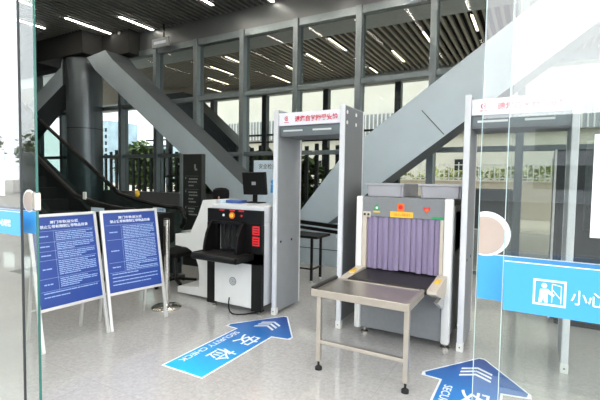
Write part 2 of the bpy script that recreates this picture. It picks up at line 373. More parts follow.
MB().box(-.27, .27, -.03, .03, 0, .2, .005).build('sign_box', 'grey_paint', t)
MB().tube((.1, 0, .2), (.1, 0, CZ-4.5+.02), .02).build('rod', 'black', t)
MB().box(-.2, .2, -.033, -.0305, .07, .13).build('sign_face', 'kiosk', t)

# ---------------------------------------------------------------- walk-through metal detector gates
def gate():
    t = thing('metal_detector_gate', 'walk-through metal detector gate between the two baggage scanners', 'security gate', (-2.015, 3.69, 0), 0)
    W, D, H = .405, .53, 2.205
    for s in (-1, 1):
        p = MB().box(min(s*W, s*(W-.044)), max(s*W, s*(W-.044)), .012, D-.012, .03, H, .003).build('post', 'grey_paint', t)
        for y0, y1 in ((0, .03), (D-.03, D)):
            MB().box(min(s*(W+.003), s*(W-.047)), max(s*(W+.003), s*(W-.047)), y0, y1, .025, H+.004, .008).build('edge_strip', 'white_cool', p)
        MB().box(min(s*(W+.006), s*(W-.05)), max(s*(W+.006), s*(W-.05)), -.004, .05, 0, .075, .004).build('foot', 'white_paint', p)
        MB().box(min(s*W, s*(W+.002)), max(s*W, s*(W+.002)), .034, D-.034, .08, H-.01).build('outer_panel', 'grey_paint_dark', p)
        for z in (2.14, 2.04):
            for y in (.07, .3): MB().tube((s*(W-.002), y, z), (s*(W+.006), y, z), .019).build('screw', 'white_paint', p)
        for y, z in ((.1, .79), (.33, .79)): MB().tube((s*(W-.047), y, z), (s*(W-.042), y, z), .014).build('socket', 'black', p)
        MB().tube((s*(W-.022), -.007, .04), (s*(W-.022), -.002, .04), .006).build('bolt', 'dark_metal', p)
    h = MB().box(-W+.046, W-.046, .05, D-.05, 1.925, 2.165, .003).build('crossbar', 'grey_paint_dark', t)
    s = MB().box(-W+.048, W-.048, .028, .05, 2.035, 2.168, .003).build('sign_panel', 'sign_white', h)
    MB().box(-W+.055, W-.055, .046, .05, 1.95, 2.02).build('display_window', 'frame', h)
    for x0, x1 in ((-.31, -.08), (.04, .25)):
        MB().box(x0, x1, .043, .0455, 1.975, 1.992).build('pale_strip', 'aluminium', h)  # two pale strips below the sign
    text('lettering', '请您自觉接受安检', .07, 'red_ink', s, (.083, .026, 2.1), fit=(.49, .06), off=.0018)
    lg = MB()
    lg.prism([(-.262+a, 2.108+b) for a, b in arc(0, 0, .024, 40, 320, 20)] + [(-.262+a, 2.108+b) for a, b in arc(0, 0, .016, 320, 40, 20)], .0255, .0275)
    lg.box(-.268, -.25, .0255, .0275, 2.1, 2.116).box(-.29, -.234, .0255, .0275, 2.066, 2.072)
    lg.build('logo', 'red_ink', s)
    return t
g1 = gate()
g2 = copy_tree(g1); g2.location = (-.118, 3.735, 0)
g2['label'] = 'walk-through metal detector gate on the right, seen partly through the glass door'
g2['category'] = 'security gate'
for g in (g1, g2): g['group'] = 'walk-through metal detector gates'

# ---------------------------------------------------------------- large baggage scanner
mx = thing('baggage_scanner', 'large grey and white baggage scanner with lilac curtain, between the two gates', 'x-ray scanner', (-1.02, 3.68, 0))
X = lambda v: v+1.02
def mb(): return MB()
D = .78
b = MB().box(X(-1.44), X(-.6), .03, D, .075, .6, .004)
b.box(X(-1.44), X(-.6), .03, D, 1.15, 1.318, .004).box(X(-1.44), X(-1.36), .03, D, .6, 1.15).box(X(-.67), X(-.6), .03, D, .6, 1.15)
b.box(X(-1.36), X(-.67), .5, D-.02, .6, 1.15)
b.build('body', 'machine_grey', mx)
MB().box(X(-1.393), X(-.653), .0, .03, 1.14, 1.322, .004).build('top_panel', 'machine_grey', mx)
MB().box(X(-1.393), X(-.653), .004, .03, .075, .6, .003).build('lower_panel', 'machine_grey', mx)
for x0, x1 in ((-1.456, -1.395), (-.652, -.582)):
    MB().box(X(x0), X(x1), -.015, .06, .06, 1.327, .014).build('corner_post', 'white_paint', mx, True)
for x0, x1 in ((-1.393, -1.352), (-.683, -.654)):
    MB().box(X(x0), X(x1), -.006, .03, .6, 1.14, .003).build('door_jamb', 'beige_metal', mx)
n = 13
for i in range(n):
    w = .67/n; x0 = X(-1.352)+i*w
    m = MB(); dy = .012 if i % 2 else .02
    pts = [(x0+.002, dy), (x0+w*.5, dy-.007), (x0+w-.002, dy+.002), (x0+w-.002, dy+.005), (x0+w*.5, dy-.004), (x0+.002, dy+.003)]
    m.prism(pts, .652+random.uniform(-.006, .008), 1.139, 'z').build('curtain_strip', 'curtain', mx)
sp = MB().box(X(-.598), X(-.588), .1, .72, .12, 1.26, .002).build('side_panel', 'side_grey', mx)
v = MB()
for i in range(16): v.box(X(-.588), X(-.586), .3+i*.025, .17+i*.025, .85, 1.2)
v.build('vent', 'grey_paint', sp)
for x in (-1.37, -.62):
    for y in (.06, .66):
        f = MB().lathe([(.036, 0), (.036, .018), (.02, .026), (.012, .03), (.012, .062)], 16, (X(x), y)).build('foot', 'chrome', mx, True)
# labels on the top panel
st = MB().prism([(X(-1.29), 1.2), (X(-1.222), 1.2), (X(-1.256), 1.262)], -.0025, -.0005).build('warning_sticker', 'green', mx)
MB().tube((X(-1.256), -.004, 1.222), (X(-1.256), -.002, 1.222), .012).build('symbol', 'ink_white', st)
MB().box(X(-1.288), X(-1.224), -.0025, -.0005, 1.178, 1.192).build('sticker_caption', 'yellow', mx)
st = MB().box(X(-1.064), X(-1.0), -.0025, -.0005, 1.196, 1.272).build('warning_sticker', 'orange', mx)
MB().prism([(X(-1.032)+a, 1.236+b_) for a, b_ in arc(0, 0, .02, 0, 330, 14)], -.004, -.0027).build('symbol', 'red', st)
st = MB().prism([(X(-.832), 1.25), (X(-.8), 1.236), (X(-.77), 1.252), (X(-.776), 1.22), (X(-.8), 1.196), (X(-.826), 1.22)], -.0025, -.0005).build('warning_sticker', 'red', mx)
MB().prism([(X(-.822), 1.224), (X(-.8), 1.232), (X(-.778), 1.226), (X(-.8), 1.2)], -.004, -.0027).build('symbol', 'orange', st)
st = MB().box(X(-1.128), X(-.918), -.003, -.0005, 1.142, 1.196).build('caution_label', 'yellow', mx)
text('lettering', '当心辐射', .03, 'orange', st, (X(-1.02), -.0035, 1.169), fit=(.15, .024))
st = MB().box(X(-1.392), X(-1.315), -.003, -.0005, 1.13, 1.184).build('button_plate', 'beige_metal', mx)
for x in (-1.372, -1.335): MB().tube((X(x), -.01, 1.157), (X(x), -.003, 1.157), .011).build('button', 'dark_metal', st)
st = MB().box(X(-.755), X(-.657), -.003, -.0005, 1.146, 1.166).build('green_label', 'green', mx)
# conveyor bed in front
be = MB().box(X(-1.352), X(-.69), -.42, .4, .6, .638).build('belt', 'belt', mx)
MB().tube((X(-1.35), -.42, .612), (X(-.69), -.42, .612), .026, n=16).build('belt_roller', 'dark_metal', be, True)
for x0, x1 in ((-1.43, -1.356), (-.686, -.612)):
    r = MB().prism([(-.44, .6), (-.44, .63), (-.05, .665), (-.016, .665), (-.016, .52), (-.1, .5), (-.28, .54)], X(x0), X(x1), 'x').build('side_rail', 'beige_metal', mx)
    MB().box(X(x0)+.02, X(x1)-.02, -.26, -.14, .6445, .66, 0, Matrix.Translation((0, 0, 0))).build('yellow_label', 'yellow', r)
MB().prism([(-.3, .5), (-.04, .5), (-.04, .38)], X(-.66), X(-.63), 'x').build('bracket', 'aluminium', mx)

# table at the scanner mouth
tb = thing('outfeed_table', 'stainless steel table on two legs in front of the lilac curtained scanner', 'table', (-1.08, 2.78, 0))
X = lambda v: v+1.08
MB().box(X(-1.455), X(-.71), .004, .44, .606, .628).build('table_top', 'steel', tb)
MB().box(X(-1.462), X(-.702), 0, .012, .578, .634, .003).build('front_lip', 'steel_light', tb)
MB().box(X(-1.466), X(-1.436), .012, .45, .59, .648, .003).build('side_lip', 'dark_metal', tb)
MB().box(X(-.73), X(-.702), .012, .45, .578, .634, .003).build('side_lip', 'steel_light', tb)
MB().box(X(-1.43), X(-.735), .425, .44, .61, .632).build('end_strip', 'steel_light', tb)
for x in (-1.40, -.722):
    l = MB().box(X(x)-.018, X(x)+.018, .012, .048, .07, .59, .003).build('leg', 'steel_light', tb)
    MB().lathe([(.027, 0), (.027, .02), (.018, .028), (.009, .032), (.009, .075)], 14, (X(x), .03)).build('foot', 'rubber', l, True)
MB().box(X(-1.385), X(-.738), .016, .044, .212, .24, .003).build('stretcher', 'steel_light', tb)

# trays on the scanner
def tray():
    t = thing('luggage_tray', 'grey plastic luggage tray on the left of the large scanner top', 'tray', (-1.245, 4.17, 1.323), 0, 'luggage trays on the scanner')
    w, d, h, th = .183, .32, .122, .006
    m = MB()
    def ring(k, z): return [m.b.verts.new((sx*(w-.0+k), sy*(d+k), z)) for sx, sy in ((-1, -1), (1, -1), (1, 1), (-1, 1))]
    A = ring(-.01, 0); B = ring(0, h); C = ring(-th, h); Dd = ring(-.01-th, th)
    m.b.faces.new(A[::-1]); m.b.faces.new(Dd)
    for P, Q in ((A, B), (B, C), (C, Dd)):
        for i in range(4): m.b.faces.new((P[i], P[(i+1) % 4], Q[(i+1) % 4], Q[i]))
    es = [e for e in m.b.edges if abs(e.verts[0].co.z-e.verts[1].co.z) > .05]
    bmesh.ops.bevel(m.b, geom=es, offset=.02, segments=3, affect='EDGES')
    m.build('tub', 'tray', t)
    r = MB(); k = .012
    for x0, x1, y0, y1 in ((-w-k, w+k, -d-k, -d), (-w-k, w+k, d, d+k), (-w-k, -w, -d, d), (w, w+k, -d, d)): r.box(x0, x1, y0, y1, h-.014, h+.003, .002)
    r.build('rim', 'tray', t)
    return t
t1 = tray(); t2 = copy_tree(t1); t2.location = (-.728, 4.17, 1.323)
t2['label'] = 'grey plastic luggage tray on the right of the large scanner top, beside the gate post'

# ---------------------------------------------------------------- small scanner with console
sm = thing('baggage_scanner', 'small white baggage scanner with black hooded front and red labels', 'x-ray scanner', (-2.85, 3.57, 0))
X = lambda v: v+2.85
b = MB().box(X(-3.2), X(-2.476), .04, .62, .1, .6, .006).box(X(-3.2), X(-2.476), .04, .62, 1.0, 1.178, .01)
b.box(X(-3.2), X(-3.08), .04, .62, .6, 1.0).box(X(-2.7), X(-2.476), .04, .62, .6, 1.0).box(X(-3.08), X(-2.7), .2, .6, .6, 1.0)
b.build('body', 'white_cool', sm)
f = MB()
f.box(X(-3.225), X(-2.47), -.01, .04, .975, 1.133, .006).box(X(-3.225), X(-3.075), -.01, .04, .56, .975).box(X(-2.715), X(-2.47), -.01, .04, .56, .975)
f.box(X(-3.225), X(-2.47), -.01, .04, .55, .67).box(X(-3.225), X(-3.117), -.01, .04, .045, .56).box(X(-2.6), X(-2.47), -.01, .04, .045, .56)
f.build('front_frame', 'black', sm)
MB().box(X(-3.117), X(-2.6), -.006, .03, .07, .56, .003).build('front_panel', 'white_paint', sm)
ck = [(-.005, 1.0), (-.04, .985), (-.08, .94), (-.12, .86), (-.145, .78), (-.16, .7), (-.16, .66), (-.005, .66)]
for x0, x1 in ((-3.155, -3.125), (-2.715, -2.685)):
    MB().prism(ck, X(x0), X(x1), 'x').build('hood_cheek', 'black', sm)
MB().box(X(-3.125), X(-2.715), -.05, .0, .965, 1.0, .006).build('hood_top', 'black', sm)
for i in range(8):
    w = .36/8; MB().box(X(-3.075)+i*w+.001, X(-3.075)+(i+1)*w-.001, .05+.006*(i % 2), .054+.006*(i % 2), .68, .985).build('curtain_strip', 'rubber', sm)
ty = MB().box(X(-3.17), X(-2.6), -.29, .1, .615, .665, .006).build('belt_tray', 'belt', sm)
MB().tube((X(-3.175), -.29, .635), (X(-2.585), -.29, .635), .036, n=18).build('belt_roller', 'black', ty, True)
for x0, x1 in ((-3.2, -3.165), (-2.605, -2.565)):
    MB().box(X(x0), X(x1), -.29, 0, .6, .675, .014).build('tray_rail', 'black', ty)
for x0, x1 in ((-3.045, -2.975), (-2.9, -2.83), (-2.775, -2.705)):
    p = MB().box(X(x0), X(x1), -.0125, -.0102, 1.112, 1.128).build('red_label', 'red', sm)
for z0, z1 in ((.872, .968), (.755, .855)):
    p = MB().box(X(-2.588), X(-2.497), -.0125, -.0102, z0, z1).build('warning_label', 'red', sm)
    q = MB()
    for k in range(3): q.box(X(-2.575), X(-2.512), -.0132, -.0127, z0+.018+k*.026, z0+.026+k*.026)
    q.build('lettering', 'black', p)
bt = MB().tube((X(-2.867), -.016, 1.066), (X(-2.867), -.01, 1.066), .038, n=20).build('button_ring', 'orange', sm, True)
MB().tube((X(-2.867), -.03, 1.066), (X(-2.867), -.016, 1.066), .02, n=16).build('stop_button', 'yellow', bt, True)
MB().tube((X(-2.985), -.016, 1.064), (X(-2.985), -.01, 1.064), .014, n=16).build('white_button', 'ink_white', sm, True)
MB().tube((X(-2.735), -.016, 1.068), (X(-2.735), -.01, 1.068), .012, n=16).build('red_button', 'red', sm, True)
em = MB().tube((X(-2.855), -.0085, .335), (X(-2.855), -.006, .335), .048, n=24).build('round_emblem', 'grey_paint', sm)
q = MB()
for rr in (.018, .034):
    q.prism([(X(-2.855)+a, .335+b_) for a, b_ in arc(0, 0, rr, 0, 345, 20)] + [(X(-2.855)+a, .335+b_) for a, b_ in arc(0, 0, rr-.005, 345, 0, 20)], -.0095, -.0086)
q.build('emblem_rings', 'white_paint', em)
for x in (-3.16, -2.52):
    for y in (.05, .56):
        MB().lathe([(.03, 0), (.03, .012), (.014, .02), (.014, .06), (.022, .062), (.022, .105)], 14, (X(x), y)).build('foot', 'chrome', sm, True)
for y in (.25, .5): MB().tube((X(-2.478), y, .72), (X(-2.472), y, .72), .01).build('side_screw', 'dark_metal', sm)
cb = [(-2.895, 3.555, .15), (-2.892, 3.54, .1), (-2.88, 3.53, .04), (-2.84, 3.5, .012), (-2.78, 3.47, .008), (-2.72, 3.48, .008), (-2.66, 3.53, .008), (-2.6, 3.6, .012), (-2.56, 3.75, .008)]
tag(MB().path(cb, .007).build('power_cable', 'black', None, True), 'thin black cable hanging from the small scanner front to the floor', 'cable')

co = thing('control_console', 'white c-shaped operator console at the left side of the small scanner', 'console', (-3.5, 3.72, 0))
prof = [(-3.235, 1.214), (-3.44, 1.208), (-3.519, 1.02), (-3.65, .79), (-3.898, .765), (-3.898, .622), (-3.7, .61), (-3.63, .58), (-3.567, .52), (-3.515, .41), (-3.5, .3), (-3.5, .14), (-3.86, .1), (-3.86, .03), (-3.235, .03)]
MB().prism([(x+3.5, z) for x, z in prof], 0, .42).build('side_shell', 'white_paint', co)
MB().box(-.36, -.15, .06, .38, .79, .797).build('keyboard_recess', 'grey_paint', co)
for x in (-.3, .1): MB().lathe([(.022, 0), (.022, .03)], 12, (x, .06)).build('foot', 'chrome', co)

mo = thing('computer_monitor', 'black monitor seen from behind on top of the small scanner', 'monitor', (-2.94, 4.08, 1.178))
ti = Matrix.Translation((0, 0, .23)) @ Matrix.Rotation(R(-1), 4, 'Y') @ Matrix.Rotation(R(6), 4, 'X')
MB().box(-.17, .17, -.02, .02, -.13, .145, .008, ti).build('housing', 'black', mo)
MB().box(-.03, .03, -.0225, -.0205, -.01, .03, .002, ti).build('badge', 'grey_paint', mo)
MB().box(-.155, .155, .0205, .022, -.115, .13, 0, ti).build('screen', 'dark_window', mo)
MB().box(-.03, .03, .0, .02, .01, .14, .003).build('stand', 'black_matt', mo)
MB().box(-.11, .11, -.07, .09, 0, .012, .004).build('base', 'black_matt', mo)
tag(MB().box(-3.2, -2.98, 3.85, 3.98, 1.178, 1.215, .006).build('storage_case', 'blue_plastic'), 'flat blue case lying on the small scanner in front of the monitor', 'case')
tag(MB().box(-3.19, -3.15, 3.72, 3.78, 1.178, 1.22, .004).build('small_box', 'kiosk'), 'tiny pale blue box on the small scanner beside the blue case', 'box')

# office chairs behind the console
def office_chair():
    t = thing('office_chair', 'black swivel chair under the seated person', 'chair', (-4.1, 4.86, 0), R(205), 'black swivel chairs behind the console')
    MB().box(-.23, .23, -.22, .22, .43, .49, .025).build('seat', 'black_matt', t, True)
    MB().box(-.21, .21, .2, .25, .55, .98, .022).build('backrest', 'black_matt', t, True)
    MB().bar((0, .1, .43), (0, .25, .43), .06, .02).bar((0, .25, .425), (0, .262, .62), .06, .02, (0, 1, 0)).build('back_bar', 'black', t)
    MB().tube((0, 0, .09), (0, 0, .43), .025).build('column', 'dark_metal', t, True)
    for k in range(5):
        a = R(72*k+18)
        l = MB().bar((.02*math.cos(a), .02*math.sin(a), .1), (.28*math.cos(a), .28*math.sin(a), .075), .04, .03).build('leg', 'black', t)
        MB().tube((.28*math.cos(a)-.012, .28*math.sin(a), .028), (.28*math.cos(a)+.012, .28*math.sin(a), .028), .028).build('caster', 'black', l, True)
    return t
ch = office_chair()
ch2 = copy_tree(ch); ch2.location = (-4.19, 4.0, 0); ch2.rotation_euler = (0, 0, R(95))
ch2['label'] = 'black swivel chair standing empty behind the chrome barrier post'

# seated guard: only the cap and forehead show above the console
def person():
    t = thing('person', 'seated person in dark clothes and black cap behind the small scanner', 'person', (-4.08, 4.8, -.03))
    V = [(0, 0, .55), (0, .03, .78), (0, .03, .98), (0, .01, 1.08), (0, -.01, 1.14)]
    rad = [.15, .14, .16, .06, .055]
    E_ = [(0, 1), (1, 2), (2, 3), (3, 4)]
    def add(p, r, par): V.append(p); rad.append(r); E_.append((par, len(V)-1)); return len(V)-1
    hands = []
    for s in (-1, 1):
        h = add((s*.1, -.05, .56), .085, 0); kn = add((s*.13, -.42, .53), .062, h); an = add((s*.13, -.4, .12), .042, kn); add((s*.14, -.52, .06), .04, an)
        sh = add((s*.19, .03, 1.0), .065, 2); el = add((s*.25, -.08, .76), .045, sh); wr = add((s*.16, -.3, .78), .03, el)
        hands.append((s, wr))
    def skin(V, E_, rad, name, m, parent):
        me = bpy.data.meshes.new(name); me.from_pydata(V, E_, []); o = bpy.data.objects.new(name, me); COL.objects.link(o)
        md = o.modifiers.new('s', 'SKIN'); o.modifiers.new('u', 'SUBSURF').levels = 2
        for i, v in enumerate(me.skin_vertices[0].data): v.radius = (rad[i], rad[i]); v.use_root = (i == 0)
        dg = bpy.context.evaluated_depsgraph_get(); m2 = bpy.data.meshes.new_from_object(o.evaluated_get(dg))
        bpy.data.objects.remove(o); m2.materials.clear(); m2.materials.append(M[m])
        q = bpy.data.objects.new(name, m2); COL.objects.link(q); q.parent = parent
        for p in m2.polygons: p.use_smooth = True
        return q
    for s, wr in hands:
        p0 = Vector(V[wr]); palm = add(tuple(p0+Vector((-s*.01, -.07, 0))), .03, wr)
        for k, ln in enumerate((.06, .075, .08, .07)):
            a = add(tuple(Vector(V[palm])+Vector((s*(.027-.018*k), -.03-.3*ln, -.005))), .0095, palm)
            add(tuple(Vector(V[a])+Vector((0, -.5*ln, -.018))), .008, a)
        a = add(tuple(p0+Vector((-s*.045, -.06, -.005))), .011, wr); add(tuple(p0+Vector((-s*.055, -.095, -.012))), .009, a)
    body = skin(V, E_, rad, 'body', 'person_cloth', t)
    hd = MB().sphere((0, -.02, 1.235), .1, (.8, .95, 1.18), 20, 14)
    hd.sphere((0, -.118, 1.215), .016, (.8, 1.1, 1.3)).sphere((.085, -.01, 1.22), .02, (.4, .8, 1.3)).sphere((-.085, -.01, 1.22), .02, (.4, .8, 1.3))
    hd.sphere((0, -.1, 1.175), .022, (1.2, .5, .35))
    hd.build('head', 'skin', t, True)
    ey = MB()
    for s in (-1, 1): ey.sphere((s*.032, -.108, 1.238), .01, (1.3, .6, .8))
    ey.build('eyes', 'hair', t, True)
    MB().sphere((0, .012, 1.25), .1, (.86, .98, 1.1), 20, 12).build('hair', 'hair', t, True)
    cp = MB(); cp.lathe([(.118, 1.19), (.125, 1.27), (.118, 1.325), (.08, 1.352), (.02, 1.36)], 24, (0, 0)).prism([(.09*math.cos(R(a)), .0+.19*math.sin(R(a))) for a in range(180, 361, 15)], 1.186, 1.198, 'z')
    cp.build('cap', 'black_matt', t, True)
    return t
pr = person(); pr.rotation_euler = (0, 0, R(25))

# ---------------------------------------------------------------- poster stands
def scribble(m, x0, x1, z0, z1, pitch, h, y, fill=.82):
    z = z1
    while z > z0:
        x = x0
        end = x1 if random.random() < fill else x0+(x1-x0)*random.uniform(.4, .9)
        while x < end-.004:
            w = min(random.uniform(.012, .05), end-x)
            m.quad((x, y, z-h), (x+w, y, z-h), (x+w, y, z), (x, y, z)); x += w+random.uniform(.002, .006)
        z -= pitch
def poster_stand(loc, ang, label, rows):
    t = thing('poster_stand', label, 'notice stand', loc, ang, 'blue notice stands')
    tilt = R(11)
    H, Wd, z0 = 1.16, .575, .36
    f = empty('board', (0, 0, 0), 0, t); f.rotation_euler = (-tilt, 0, 0)
    fr = MB()
    for s in (-1, 1): fr.box(s*Wd/2-.014, s*Wd/2+.014, -.012, .012, 0, H, .003)
    fr.box(-Wd/2, Wd/2, -.012, .012, H-.026, H, .003).box(-Wd/2, Wd/2, -.012, .012, z0-.026, z0, .003)
    fr.build('frame', 'aluminium', f)
    p = MB().box(-Wd/2+.014, Wd/2-.014, -.006, .004, z0, H-.026).build('poster', 'poster_blue', f)
    text('title_lettering', '厦门市轨道交通', .035, 'poster_ink', p, (0, -.0075, H-.075), fit=(.25, .028), off=.0005)
    text('title_lettering', '禁止携带和限制携带物品目录', .035, 'poster_ink', p, (0, -.0075, H-.113), fit=(.42, .029), off=.0005)
    ln = MB(); y = -.0072; xl, xr, xm = -.255, .258, -.105
    zt = H-.15
    zb = z0+.05
    hs = sum(rows); z = zt
    for i, r in enumerate(rows):
        zn = z-(zt-zb)*r/hs
        ln.quad((xl, y, z-.0012), (xr, y, z-.0012), (xr, y, z+.0012), (xl, y, z+.0012))
        if i < len(rows)-1:
            ln.quad((xm-.001, y, zn), (xm+.001, y, zn), (xm+.001, y, z), (xm-.001, y, z))
            tx = MB(); scribble(tx, xm+.015, xr-.01, zn+.012, z-.012, .0165, .008, y)
            scribble(tx, xl+.03, xm-.04, (z+zn)/2-.01, (z+zn)/2+.008, .02, .01, y, 1); tx.build('body_lettering', 'poster_ink_soft', p)
        else:
            tx = MB(); scribble(tx, xl+.02, xr-.02, zn+.012, z-.012, .034, .009, y); tx.build('body_lettering', 'poster_ink_soft', p)
        z = zn
    ln.build('table_lines', 'poster_ink_soft', p)
    zt = H*math.cos(tilt); yt = H*math.sin(tilt)
    for s in (-1, 1):
        MB().bar((s*(Wd/2-.05), yt+.0, zt-.09), (s*(Wd/2-.05), .38, .0), .022, .022, (0, 1, 0)).build('rear_leg', 'aluminium', t)
    MB().bar((-(Wd/2-.05), .34, .28), ((Wd/2-.05), .34, .28), .015, .015).build('rear_brace', 'aluminium', t)
    return t
poster_stand((-3.447, 2.15, 0), R(87), 'blue notice board on a metal easel stand, the left one partly behind the glass door', (1, .8, .8, 1.6, 1.1, .9))
poster_stand((-3.366, 2.75, 0), R(79), 'blue notice board on a metal easel stand, the right one next to the chrome post', (1.35, 2.1, .9, 1.3))

# chrome barrier post
t = thing('barrier_post', 'chrome barrier post on a round base beside the right notice board', 'barrier post', (-3.555, 3.26, 0))
MB().lathe([(.165, 0), (.165, .012), (.15, .022), (.06, .034), (.045, .05)], 32).build('base', 'chrome', t, True)
MB().tube((0, 0, .04), (0, 0, .93), .031, n=20).build('pole', 'chrome', t, True)
MB().tube((0, 0, .93), (0, 0, 1.0), .036, n=20).build('belt_head', 'chrome', t, True)
MB().tube((0, 0, 1.0), (0, 0, 1.015), .034, n=20).build('cap', 'black', t, True)
MB().box(-.012, .012, -.04, -.03, .6, .93).build('strap', 'dark_metal', t)

# dark information pylon
t = thing('information_pylon', 'tall dark information pylon with pale lettering behind the small scanner', 'information sign', (-4.8, 5.1, 0), R(4))
MB().box(-.3, .09, -.05, .05, 0, 1.86, .004).build('panel', 'pylon', t)
MB().box(-.37, -.3, -.055, .055, 0, 1.87, .004).build('side_edge', 'pylon_edge', t)
tx = MB(); y = -.0515
tx.box(-.06, -.03, -.0525, y, 1.62, 1.69).box(-.05, .0, -.0525, y, 1.59, 1.62)
for z in (1.44, 1.39, 1.33, 1.22, 1.17, 1.11, 1.06, .95, .9, .85):
    x = -.19+random.uniform(0, .02)
    for k in range(random.randint(3, 5)): tx.box(x, x+.03, -.0525, y, z, z+.022); x += .037
for z in (1.45, 1.23, .96): tx.box(-.25, -.23, -.0525, y, z, z+.03)
for z in (1.5, 1.28, 1.0): tx.box(-.25, .03, -.0525, y, z-.003, z)
tx.build('lettering', 'pylon_ink', t)

# pale notice board behind the monitor
t = thing('notice_board', 'pale blue standing notice board behind the monitor', 'notice board', (-3.85, 5.75, 0))
MB().box(-.31, .31, -.015, .015, .7, 1.78, .004).build('panel', 'kiosk', t)
text('lettering', '安全检查点', .07, 'frame_dark', t, (.02, -.017, 1.68), fit=(.44, .085))
MB().prism([(.08+a, 1.42+b_) for a, b_ in arc(0, 0, .035, 0, 340, 16)], -.018, -.0155).prism([(.04, 1.24), (.12, 1.24), (.11, 1.38), (.05, 1.38)], -.018, -.0155).build('symbol', 'sticker_blue', t)
for s in (-1, 1): MB().box(s*.25-.02, s*.25+.02, -.012, .012, 0, .7).box(s*.25-.02, s*.25+.02, -.16, .16, 0, .02).build('leg', 'aluminium', t)

# black table and rail behind the left gate
t = thing('folding_table', 'black folding table seen through the left gate', 'table', (-3.05, 5.3, 0))
MB().box(-.5, .46, -.22, .22, .64, .675, .006).build('table_top', 'black', t)
for x in (-.4, .35):
    for y in (-.16, .12):
        l = MB().box(x-.015, x+.015, y-.015, y+.015, .03, .64).build('leg', 'black', t)
        MB().lathe([(.02, 0), (.02, .012), (.01, .035)], 10, (x, y)).build('foot', 'aluminium', l)
    MB().box(x-.012, x+.012, -.145, .105, .18, .205).build('stretcher', 'black', t)
MB().box(-.385, .335, -.15, -.13, .18, .2).build('stretcher', 'black', t)
t = thing('roller_rail', 'long black double rail behind the black table, seen through the left gate', 'rail', (-2.77, 5.72, 0), R(-20))
MB().box(-.95, .75, -.02, .02, .74, .8).build('upper_rail', 'black', t)
MB().box(-.95, .75, -.02, .02, .66, .71).build('lower_rail', 'black', t)
for x in (-.9, .7): MB().box(x-.02, x+.02, .02, .06, 0, .8).build('leg', 'black', t)

# ---------------------------------------------------------------- floor arrows
def arrow():
    t = thing('floor_arrow', 'blue security check arrow on the floor before the left gate', 'floor sticker', (-2.262, 2.225, .0005), 0, 'blue floor arrows')
    def outline(k):
        return [(-.225+k, k), (.2-k, k), (.2-k, .93+k*1.0), (.375-k*2.0, .965+k*.8), (.372-k*1.2, 1.03), (.03, 1.5-k*1.5), (-.01, 1.5-k*1.5), (-.365+k*1.2, 1.0), (-.362+k*2, .94+k*.8), (-.225+k, .93+k)]
    MB().prism(outline(0), 0, .001, 'z').build('white_border', 'ink_white', t)
    MB().prism(outline(.016), .0011, .0018, 'z').build('printed_face', 'arrow_print', t)
    text('lettering', 'SECURITY CHECK', .1, 'ink_white', t, (-.15, .5, .0022), (0, 0, R(-90)), .0003, fit=(.74, .058), off=.001)
    text('lettering', '安', .2, 'ink_white', t, (.045, .76, .0022), (0, 0, R(-90)), .0003, fit=(.21, .21), off=.0015)
    text('lettering', '检', .2, 'ink_white', t, (.045, .4, .0022), (0, 0, R(-90)), .0003, fit=(.21, .21), off=.0015)
    c = MB()
    for k in range(3):
        y = 1.07+k*.062
        c.prism([(-.11, y), (0, y+.07), (.11, y), (.11, y+.03), (0, y+.1), (-.11, y+.03)], .0019, .0024, 'z')
    c.build('chevrons', 'ink_white', t)
    return t
a1 = arrow(); a2 = copy_tree(a1); a2.location = (-.325, 2.2, .0005)
a2['label'] = 'blue security check arrow on the floor before the right gate, partly behind glass'

# ---------------------------------------------------------------- escalator
es = thing('escalator', 'dark escalator with glass balustrades rising to the upper left', 'escalator', (-5, 4.1, 0))
def rail_z(x):      # handrail height along the run (x in world)
    if x > -4.9: return 1.02
    if x > -6.0: return 1.02+.16*((-4.9-x)/1.1)**1.4
    return 1.18+(-6.0-x)*.577
xs = [-4.68, -4.8, -4.9, -5.2, -5.5, -5.8, -6.0, -7, -8, -9, -10, -11, -12, -13]
for y in (3.72, 4.5):
    pts = [(x+5, y-4.1, rail_z(x)) for x in xs]
    end = [(-4.68+5+.16*math.sin(R(a)), y-4.1, 1.02-.16+.16*math.cos(R(a))) for a in (150, 120, 90, 60, 30)]
    MB().path(end+pts, .035).build('handrail', 'black', es, True)
    gp = [(x+5, rail_z(x)-.03) for x in xs]
    lo = [(x+5, max(.12, rail_z(x)-.86)) for x in reversed(xs)]
    MB().prism([(.45, .85), (.41, .95)]+gp+lo+[(.38, .2)], y-4.1-.006, y-4.1+.006).build('glass_balustrade', 'rail_glass', es)
    dk = [(x+5, max(.24, rail_z(x)-.72)) for x in xs]
    d0 = [(x+5, max(0, rail_z(x)-1.25)) for x in reversed(xs)]
    MB().prism(dk+d0, y-4.1-.09, y-4.1+.09).build('skirt_deck', 'deck', es)
stp = [(-8+8-.3, 0)]
P = [(-5.6+5, .05)]
x, z = -5.9, .05
while x > -13:
    P.append((x+5, z)); z += .2; P.append((x+5, z)); x -= .347
P += [(x+5, z), (x+5, z-.4), (-5.6+5, -.0)]
MB().prism(P, -.27, .3).build('steps', 'step', es)
MB().box(-.6, .48, -.27, .3, 0, .03).build('comb_plate', 'deck', es)
l = MB().box(-.2, .08, .392, .394, .93, 1.0).build('blue_label', 'kiosk', es)
text('lettering', '小心扶梯', .05, 'blue_plastic', l, (-.06, .3905, .965), fit=(.2, .04))
l = MB().box(-.6, -.3, -.388, -.386, .96, 1.02).build('blue_label', 'kiosk', es)
MB().sphere((-.6, .42, 1.2), .05, (1, .5, 1.2)).build('indicator', 'yellow', es, True)
MB().box(-.75, -.68, -.42, -.395, 1.13, 1.24, .008).build('indicator_light', 'white_paint', es)

